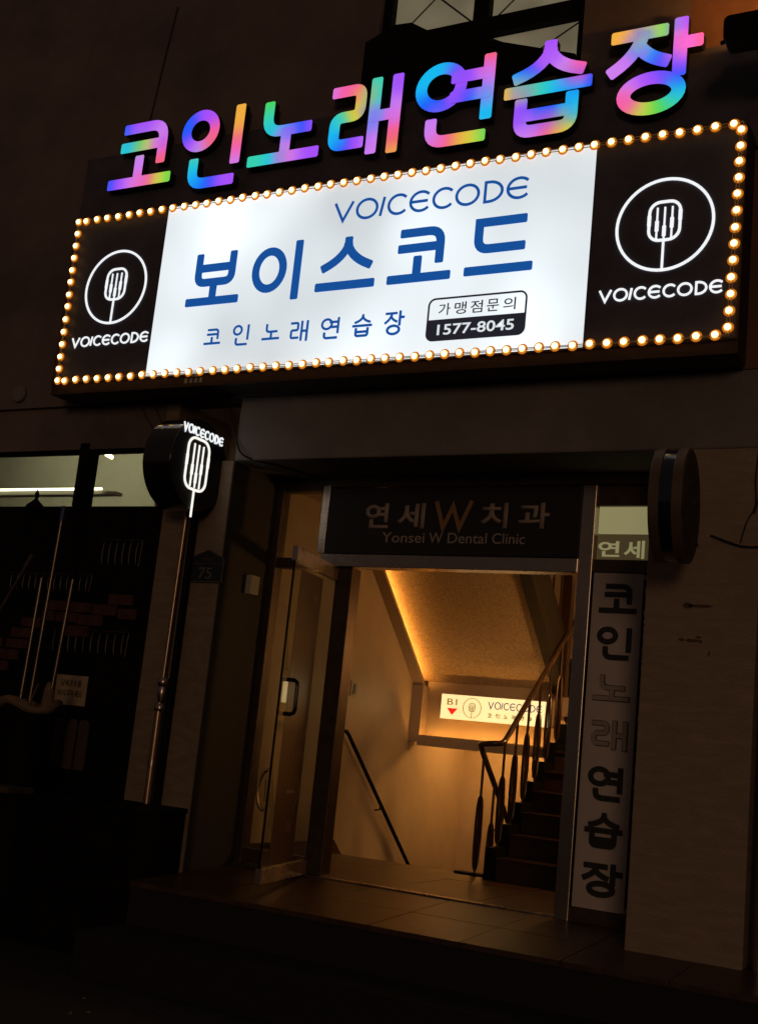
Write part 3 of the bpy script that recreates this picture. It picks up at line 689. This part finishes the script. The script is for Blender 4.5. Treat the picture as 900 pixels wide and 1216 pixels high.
# stairs going up (right) and down (left)
ups = thing('stone_staircase', 'dark granite flight of stairs rising on the right behind the railing', 'stairs', (-3.1, 1.5, .585))
for k in range(8):
    z = .585+.172*(k+1); y = 1.50+.235*k
    s = MB(); s.box(-3.63, XR, y, y+.26, z-.172-.0, z-.022); s.build('riser', step_m, ups)
    s = MB(); s.box(-3.63, XR, y-.02, y+.255, z-.022, z); s.build('tread', step_m, ups, bevel=.004)
q = MB()
for k in range(8):
    z = .585+.172*(k+1)+.07; y = 1.50+.235*k; q.box(-3.72, -3.631, y-.03, y+.205-.0004, z-.42 if k else .586, z)
q.build('stringer', blackmat, ups, bevel=.003)
dn = thing('stone_staircase', 'granite flight of stairs descending to the basement left of the railing', 'stairs', (-4.5, 1.68, .4))
for k in range(10):
    z = .585-.19*(k+1); y = 1.69+.235*k
    s = MB(); s.box(XL, -3.73, y, y+.25, z-.19, z); s.build('step', step_m, dn, bevel=.004)
# skirting on the left wall
q = MB(); q.yz([(.14, .586), (1.60, .586), (2.9, -.45), (2.9, -.33), (1.72, .60), (1.60, .70), (.14, .70)], XL, XL+.012)
tag(q.build('skirting_board', step_m), 'dark skirting board along the foot of the left stair wall', 'skirting')
# railing
rl = thing('stair_railing', 'bronze stair railing with looped balusters and varnished handrail', 'railing', (-3.68, 1.6, .585))
XA, XB = -3.675, -3.86
hand = [(XA, 3.05, 2.80), (XA, 2.95, 2.72), (XA, 2.2, 2.13), (XA, 1.66, 1.705), (XA, 1.58, 1.645), (XA-.01, 1.53, 1.625), (XA-.05, 1.50, 1.62), (XB+.04, 1.50, 1.61), (XB+.01, 1.52, 1.60), (XB, 1.58, 1.56), (XB, 1.68, 1.475), (XB, 2.5, .79), (XB, 3.2, .21)]
MB().tube(hand, .0235, 12).build('handrail', rail_m, rl, smooth=True)
MB().tube([(XA, 3.05, 2.80), (XA, 3.10, 2.86), (XA-.0, 3.13, 2.95), (XA, 3.19, 2.99)], .014, 8).build('handrail_end', steel, rl, smooth=True)
def railz_up(y): return 1.645+(y-1.58)*.787
def railz_dn(y): return 1.56-(y-1.58)*.835
def baluster(x, y, zb, zt):
    q = MB(); L0 = zt-zb; zc0 = zb+.03; zc1 = zb+L0*.66
    q.tube([(x, y, zc1-.01), (x, y, zt)], .011, 6)
    q.tube([(x, y, zb), (x, y, zc0+.01)], .009, 6)
    h = (zc1-zc0)/2; cz = (zc0+zc1)/2
    for ax, ay in ((.6, .8), (-.8, .6)):
        loop = []
        for k in range(24):
            a = 2*math.pi*(k+.5)/24; c = .027*(abs(math.cos(a))**.55)*(1 if math.cos(a) >= 0 else -1)
            loop.append((x+c*ax, y+c*ay, cz+h*math.sin(a)))
        q.tube(loop, .0085, 6, closed=True)
    q.tube([(x, y, zc0), (x, y, zc1)], .0065, 5)
    return q.build('baluster', iron, rl, smooth=True)
for k in range(7):
    y = 1.60+.235*k; zb = .585+.172*(k+1)+.07
    baluster(XA, y, zb, railz_up(y)-.015)
baluster(XB, 1.63, .60, railz_dn(1.63)-.015)
for k in range(1, 4):
    y = 1.66+.235*k; baluster(XB, y, .585-.19*k, railz_dn(y)-.015)
MB().box(-4.02, -3.64, 1.585, 1.69, .586, .604).build('base_plate', blackmat, rl, bevel=.003)
MB().tube([(XB, 1.9, .93), (XA, 1.9, .95)], .009, 6).build('tie_rod', iron, rl)
# railing of the upper flight, seen above
r2 = thing('upper_railing', 'dark railing of the upper stair flight seen above the handrail', 'railing', (-3.7, 2.9, 2.2))
MB().tube([(-3.70, 2.95, 3.15), (-3.70, 1.9, 4.08)], .022, 10).build('handrail', rail_m, r2, smooth=True)
for k in range(5):
    y = 2.9-.2*k; MB().tube([(-3.70, y, 2.45+(2.95-y)*.89), (-3.70, y, 3.17+(2.95-y)*.89)], .010, 6).build('baluster', iron, r2, smooth=True)
MB().box(-3.75, -3.66, 2.86, 2.95, 2.1, 3.2).build('newel_post', iron, r2, bevel=.004)
# wall handrail on the left
wh = thing('wall_handrail', 'thin dark handrail sloping down the left stair wall', 'handrail', (-5.10, 1.5, 1.6))
MB().tube([(-5.10, 1.36, 1.60), (-5.10, 1.55, 1.60), (-5.10, 1.60, 1.57), (-5.10, 3.6, -.06)], .017, 8).build('rail', blackmat, wh, smooth=True)
q = MB()
for y, z in ((1.45, 1.60), (2.3, .99), (3.1, .345)): q.tube([(-5.10, y, z), (-5.10, y, z-.04), (-5.149, y, z-.05)], .008, 6)
q.build('bracket', blackmat, wh, smooth=True)
# switch plate
sw = thing('wall_switch', 'narrow metal switch plate on the left stair wall', 'switch', (-5.15, 1.68, 1.97))
MB().box(-5.149, -5.14, 1.625, 1.735, 1.905, 2.035).build('plate', plastic, sw, bevel=.003)
MB().box(-5.14, -5.134, 1.662, 1.700, 1.925, 2.01).build('rocker', step_m, sw, bevel=.002)
# exit lamp and box on the back wall
MBX = MB().box(-4.30, -4.13, 4.10, 4.155, 2.66, 2.80).build('junction_box', plastic, bevel=.004); tag(MBX, 'beige junction box on the stair back wall beside the exit lamp', 'box')
ex = thing('exit_lamp', 'small green and white exit lamp on the stair back wall', 'exit sign', (-4.03, 4.1, 2.73))
MB().box(-4.10, -3.93, 4.11, 4.155, 2.665, 2.80).build('case', plastic, ex, bevel=.003)
MB().box(-4.095, -3.935, 4.104, 4.11, 2.67, 2.795).build('lit_face', green_v, ex)

# ================================================================== LEFT SHOPFRONT
shop = thing('shopfront', 'dark shopfront with a lit high window left of the pilaster', 'shopfront', (-6.7, -.5, 0))
MB().box(-12, -5.628, -.55, -.44, 0, 3.095).build('dark_lower_panel', blackmat, shop)
q = MB(); q.box(-6.56, -6.465, -.56, -.44, 3.098, 3.60); q.box(-12, -5.75, -.53, -.44, 3.535, 3.60); q.build('window_frame', blackmat, shop)
MB().box(-5.750, -5.628, -.56, .1, 3.098, 3.9).build('window_jamb', stone2, shop)
for x0, x1 in ((-9.5, -6.562), (-6.463, -5.752)):
    MB().box(x0, x1, -.50, -.494, 3.098, 3.535).build('window_pane', glass_m, shop)
for i, (x0, z0, x1, z1) in enumerate(((595, 522, 722, 568), (275, 563, 385, 606), (387, 565, 520, 608), (522, 567, 648, 613), (652, 578, 748, 624), (255, 606, 330, 650), (335, 608, 450, 652), (452, 612, 582, 660), (145, 640, 255, 682), (390, 660, 518, 708), (100, 686, 220, 730), (80, 734, 200, 776), (45, 780, 160, 826), (15, 830, 110, 872), (0, 735, 60, 776))):
    # brick slips: position along the panel in metres
    X0 = -6.048+(x0-595)*.001866; X1 = X0+(x1-x0)*.001866
    zc = 2.418-((z0-522)+(0.012)*(x0-595))*.001835; h = (z1-z0)*.00170
    MB().box(X0, X1-.008, -.575, -.551, zc-h, zc).build('brick', red_brick, shop, bevel=.003)
q = MB()                                         # wrought iron scrolls on the dark panel
for x0, x1, zc, n, h in ((-6.19, -5.80, 2.73, 6, .09), (-7.08, -6.24, 2.49, 13, .06), (-6.55, -5.81, 2.05, 10, .08)):
    q.tube([(x0, -.57, zc+h*1.1), (x1, -.57, zc+h*1.1)], .004, 5)
    for k in range(n):
        x = x0+(x1-x0)*(k+.5)/n; pts = [(x+.016*math.cos(a), -.57, zc+h*math.sin(a)) for a in [math.radians(t) for t in range(100, 281, 20)]]
        q.tube(pts, .0045, 5); q.tube([(x, -.57, zc+h*1.1), (x+.0, -.575, zc+h*1.25)], .007, 5)
    q.tube([(x1, -.57, zc+h*1.1), (x1-.01, -.57, zc-h*1.1)], .004, 5)
scr = q.build('iron_scrollwork', mat('dull_iron', (.07, .06, .05), .45, .5), shop)
# room behind the high window
room = thing('shop_interior', 'cream ceiling and wall seen through the high shop window', 'room', (-7.5, 1, 3.0))
MB().box(-12, -5.66, 3.0, 3.05, 2.8, 4.6).build('back_wall', creamroom, room)
MB().box(-12, -5.66, -.3, 3.0, 4.55, 4.6).build('ceiling', creamroom, room)
MB().box(-5.70, -5.66, -.3, 3.0, 2.8, 4.6).build('side_wall', creamroom, room)
tl = thing('fluorescent_light', 'long fluorescent tube fitting glowing inside the left shop', 'light', (-8.4, 1, 3.6))
MB().box(-9.6, -7.52, 1.00, 1.10, 3.555, 3.585).build('housing', plastic, tl)
MB().tube([(-9.5, .985, 3.605), (-7.68, .985, 3.605)], .013, 8).build('tube', tube_m, tl)
t2 = thing('fluorescent_light', 'added fill tube out of view on the shop ceiling above the window', 'light', (-9, 1.8, 4.5))  # extra tube added above the sight line to brighten the room
MB().box(-10.6, -7.0, 1.75, 1.85, 4.51, 4.548).build('housing', plastic, t2); MB().tube([(-10.5, 1.8, 4.49), (-7.1, 1.8, 4.49)], .014, 8).build('tube', tube_m2, t2)
sp = MB().tube([(-7.235, .49, 3.800), (-7.165, .49, 3.770)], .016, 10); tag(sp.build('spot_lamp', spot_m), 'small orange spot lamp inside the shop right of the mullion', 'lamp')
# finial silhouette on the sill
q = MB(); q.lathe((-6.90, -.60, 3.06), [(.075, 0), (.07, .03), (.03, .065), (.012, .085), (.02, .105), (.016, .13), (.002, .165)], 16)
tag(q.build('lantern_cap', blackmat, smooth=True), 'small black lantern cap with pointed finial in front of the window', 'lantern')
# notice
no = thing('paper_notice', 'square paper notice with two lines of Korean on the dark panel', 'notice', (-6.3, -.56, 1.58))
MB().box(-6.452, -6.145, -.556, -.552, 1.578, 1.798).build('sheet', paper, no)
text('notice_text', '담배꽁초를', -6.40, -6.20, 1.715, 1.765, -.558, ink, no, .001, bold=.01); text('notice_text', '버리지마세요', -6.42, -6.18, 1.64, 1.69, -.558, ink, no, .001, bold=.01)
# poles standing in a bin
PY = -1.0
def pole(a, b, r, label, m=steel, capm=None):
    o = thing('metal_pole', label, 'pole', b, group='poles leaning by the shopfront')
    MB().tube([a, b], r, 10).build('shaft', m, o, smooth=True)
    if capm:
        d = (Vector(a)-Vector(b)).normalized(); MB().tube([Vector(a)-d*.10, Vector(a)+d*.01], r*1.5, 10).build('cap', capm, o, smooth=True)
polem = mat('worn_steel_pole', (.24, .18, .13), .3, .9, var=.3, scale=10)
pole((-6.215, -1.0, 2.985), (-6.27, -1.0, 1.25), .013, 'tallest metal pole with a dark blue cap leaning before the shop', polem, bluecap)
pole((-6.325, -1.0, 2.46), (-6.34, -1.02, 1.25), .013, 'shorter metal pole just left of the tallest blue capped pole', polem)
pole((-6.02, -1.0, 2.56), (-6.09, -1.0, 1.25), .014, 'metal pole leaning above the paper notice', polem, blackmat)
pole((-6.45, -1.0, 2.62), (-6.95, -1.0, 1.75), .013, 'slanting metal pole at the left edge of the photo', polem, polem)
bn = thing('waste_bin', 'black bin holding the leaning poles with a grey rag tied round', 'bin', (-6.25, -1.0, 0))
MB().lathe((-6.25, -1.0, 0.62), [(.15, 0), (.17, .3), (.19, .84), (.20, .86), (.20, .89), (.17, .90)], 24).build('body', blackmat, bn, smooth=True)
MB().lathe((-6.25, -1.0, 0.0), [(.2, 0), (.2, .62)], 24).build('base', blackmat, bn, smooth=True)
q = MB(); pts = [(-6.27+.19*math.cos(a)*1.15, -1.0+.19*math.sin(a), 1.545+.03*math.sin(3*a)) for a in [2*math.pi*k/28 for k in range(28)]]
q.tube(pts, [.032+.014*math.sin(5*k)*random.random() for k in range(28)], 8, closed=True)
q.tube([(-6.44, -1.05, 1.52), (-6.50, -1.07, 1.44), (-6.53, -1.06, 1.33)], [.03, .022, .008], 8)
q.tube([(-6.09, -1.17, 1.55), (-6.05, -1.2, 1.60), (-6.03, -1.18, 1.70)], [.006, .006, .004], 6)
q.build('rag', cloth, bn, smooth=True)
q = MB(); q.lathe((-6.09, -1.0, 1.52), [(.02, 0), (.045, .04), (.04, .14), (.022, .2)], 12); q.build('cloth_knot', cloth, bn, smooth=True)
bo = thing('glass_bottle', 'small clear bottle with pale label standing below the rag', 'bottle', (-6.34, -1.25, .98))
MB().lathe((-6.27, -1.24, 1.0), [(.035, 0), (.036, .12), (.03, .16), (.014, .19), (.014, .23), (.017, .235), (.017, .25)], 16).build('body', mat('bottle_glass', (.2, .18, .15), .08, var=.1, coat=1.), bo, smooth=True)
MB().lathe((-6.27, -1.24, 1.01), [(.0372, 0), (.0372, .085)], 16).build('label_band', paper, bo, smooth=True)
sh = MB().box(-6.75, -5.95, -1.4, -1.15, .96, .998).build('bench_top', wood, bevel=.004); tag(sh, 'low wooden bench top carrying the bottle', 'bench')
q = MB()
sl_ = thing('slatted_board', 'upright board of dim wooden slats under the paper notice', 'board', (-6.2, -.6, 1.0))
for k in range(4):
    x = -6.46+.115*k; MB().prism([(x, 1.12), (x+.095, 1.12), (x+.095, 1.45), (x+.075, 1.48), (x+.02, 1.48), (x, 1.45)], lambda p, t: (p[0], t, p[1]), -.62, -.60).build('slat', wood, sl_, bevel=.003)
MB().box(-6.70, -6.52, -1.16, -1.13, .99, 1.43).build('plank', wood, sl_, bevel=.003)
# drainpipe
dp = thing('drainpipe', 'thin metal drainpipe running down the left pilaster', 'pipe', (-5.355, -.68, 0))
MB().tube([(-5.372, -.66, 1.62), (-5.356, -.66, 3.3)], .017, 12).build('upper_pipe', mat('dull_pipe', (.40, .27, .18), .3, .8, var=.3, scale=10, stretch=(1, 1, .3)), dp, smooth=True)
MB().tube([(-5.31, -.63, .5), (-5.305, -.63, 3.3)], .028, 10).build('rear_pipe', blackmat, dp, smooth=True)
MB().tube([(-5.352, -.68, .2), (-5.356, -.68, 1.62)], .028, 12).build('lower_pipe', MATS['dull_pipe'], dp, smooth=True)
q = MB()
for z in (1.62, 1.80): MB().lathe((-5.356, -.67, z-.03), [(.033, 0), (.042, .015), (.042, .045), (.033, .06)], 14).build('coupling', steel, dp, smooth=True)
MB().lathe((-5.356, -.67, 1.66), [(.022, 0), (.034, .05), (.034, .09), (.022, .13)], 12).build('coupling', steel, dp, smooth=True); MB().lathe((-5.354, -.68, 1.22), [(.034, 0), (.034, .04)], 12).build('coupling', steel, dp, smooth=True)
# house number plate
hp = thing('house_number_plate', 'dark house shaped number plate reading 75 on the left pilaster', 'plate', (-5.15, -.61, 2.53))
ol = [(-5.298, 2.523), (-5.005, 2.527), (-5.005, 2.70), (-5.150, 2.762), (-5.298, 2.705)]
MB().xz(ol, -.622, -.602).build('plate', navy, hp, bevel=.002)
q = MB(); ribbon(q, [Vector(((x+5.15)*.965-5.15, (z-2.64)*.965+2.64)) for x, z in ol], .0045, FRONT, -.6238, -.6222, True)
q.xz([(-5.285, 2.655), (-5.018, 2.658), (-5.018, 2.661), (-5.285, 2.658)], -.6238, -.6222); q.build('outline', [mat('worn_white_line', (.13, .10, .08), .6)]*2, hp)
text('number', '75', -5.212, -5.098, 2.551, 2.630, -.6242, mat('worn_white_number', (.16, .13, .11), .6), hp, .001)
text('street_name', '영어로', -5.20, -5.11, 2.682, 2.702, -.6242, MATS['worn_white_line'], hp, .001)
# small box on the reveal, black storage box
MBY = MB().box(-5.039, -4.99, -.28, -.17, 2.50, 2.64).build('door_sensor', plastic, bevel=.004); tag(MBY, 'small grey box fixed to the entrance reveal', 'box')
bx = thing('storage_box', 'low black storage chest at the foot of the left pilaster', 'chest', (-5.5, -.9, 0))
MB().box(-6.0, -5.06, -1.12, -.615, 0, .93).build('body', blackmat, bx, bevel=.01); MB().box(-6.02, -5.05, -1.14, -.612, .932, .965).build('lid', blackmat, bx, bevel=.006)
# floodlight at top right
fd = thing('floodlight', 'black floodlight lighting the wall orange at the top right', 'floodlight', (-1.5, -.8, 5.9))
q = MB(); q.xz(rrect(-1.565, -1.20, 5.70, 5.865, .035), -1.17, -1.02); q.build('housing', blackmat, fd, bevel=.006)
q = MB(); q.tube([(-1.38, -1.09, 5.72), (-1.38, -.95, 5.66), (-1.38, -.56, 5.66)], .018, 8); q.build('arm', blackmat, fd)
MB().tube([(-1.565, -1.09, 5.75), (-1.595, -1.09, 5.74)], .012, 8).build('knob', blackmat, fd)
MB().box(-1.53, -1.23, -1.10, -1.035, 5.8665, 5.872).build('lens', flood_m, fd)
MB().yz([(-1.019, 5.80), (-.93, 5.90), (-.93, 5.906), (-1.019, 5.806)], -1.565, -1.20).build('blocking_flap', blackmat, fd)  # flap added to keep the floodlight's beam off the fascia
# loose cables
def cable(pts, r, label, nm='cable'):
    P = [Vector(p) for p in pts]; out = []
    for i in range(len(P)-1):
        p0, p1, p2, p3 = P[max(i-1, 0)], P[i], P[i+1], P[min(i+2, len(P)-1)]
        for k in range(8):
            t = k/8; out.append(.5*((2*p1)+(p2-p0)*t+(2*p0-5*p1+4*p2-p3)*t*t+(3*p1-p0-3*p2+p3)*t**3))
    out.append(P[-1]); tag(MB().tube(out, r, 6).build(nm, cable_m, smooth=True), label, 'cable')
cable([(-5.20, -.61, 3.95), (-5.10, -.61, 3.75), (-5.03, -.615, 3.55), (-4.93, -.62, 3.44), (-4.75, -.45, 3.41), (-4.58, -.1, 3.40)], .008, 'black cable sagging from the signboard to the left corner of the soffit')
cable([(-6.18, -.61, 7.3), (-6.23, -.612, 6.9), (-6.30, -.61, 6.3), (-6.31, -.66, 6.0)], .006, 'thin cable running down the upper wall above the letters')
cable([(-1.62, -.615, 2.90), (-1.42, -.62, 2.835), (-1.2, -.62, 2.86), (-.9, -.62, 2.93)], .0055, 'black cable crossing the right pier beside the blade sign')
cable([(-1.36, -.612, 3.5), (-1.38, -.615, 3.25), (-1.375, -.615, 3.08), (-1.42, -.615, 2.98), (-1.45, -.615, 2.86)], .004, 'thin loose wire dangling on the pier nearest the blade sign')
cable([(-1.33, -.612, 3.5), (-1.345, -.615, 3.2), (-1.38, -.615, 3.03)], .004, 'short thin wire dangling on the pier in the middle')
cable([(-1.29, -.612, 3.5), (-1.29, -.615, 3.2), (-1.25, -.615, 3.03)], .004, 'short thin wire dangling at the right edge of the photo')
for d, s in ((0, 'left of a pair'), (.12, 'right of a pair')):
    cable([(-6.0+d, -.62, 3.92), (-5.85+d, -.66, 3.75), (-5.68+d*.6, -.75, 3.62)], .0025, 'thin stay wire from sign to blade sign, '+s, 'stay_wire')
# neighbour: dark recess and reflective metal post at the far right
nb = thing('neighbour_front', 'dark neighbouring shopfront with a shiny metal post at the right edge', 'shopfront', (-1.0, -.3, 0))
MB().box(-1.343, 4, -.25, .1, 0, 3.42).build('dark_infill', blackmat, nb)
MB().tube([(-1.27, -.55, 0), (-1.27, -.55, 3.415)], .035, 16).build('metal_post', steel, nb, smooth=True)
# round vent at far left
vt = MB().disc((-7.25, YF-.002, 4.02), .07, (0, -1, .0001), .03, 24); tag(vt.build('wall_vent', concrete, bevel=.008), 'round pale vent cap on the wall below the signboard corner', 'vent')
# litter on the ground
q = MB()
for k in range(46):
    x = random.uniform(-4.6, -.6); y = random.uniform(-4.4, -1.9); a = random.uniform(0, 6.28); s = random.uniform(.008, .028)
    b = len(q.v); q.v += [(x+s*math.cos(a+t)*r, y+s*math.sin(a+t)*r, .006+random.uniform(0, .012)) for t, r in ((0, 1), (1.3, .5), (2.6, 1.1), (4.2, .6))]; q.face([b, b+1, b+2, b+3])
lt = q.build('litter', mat('dry_litter', (.22, .15, .10), .8)); lt['kind'] = 'stuff'
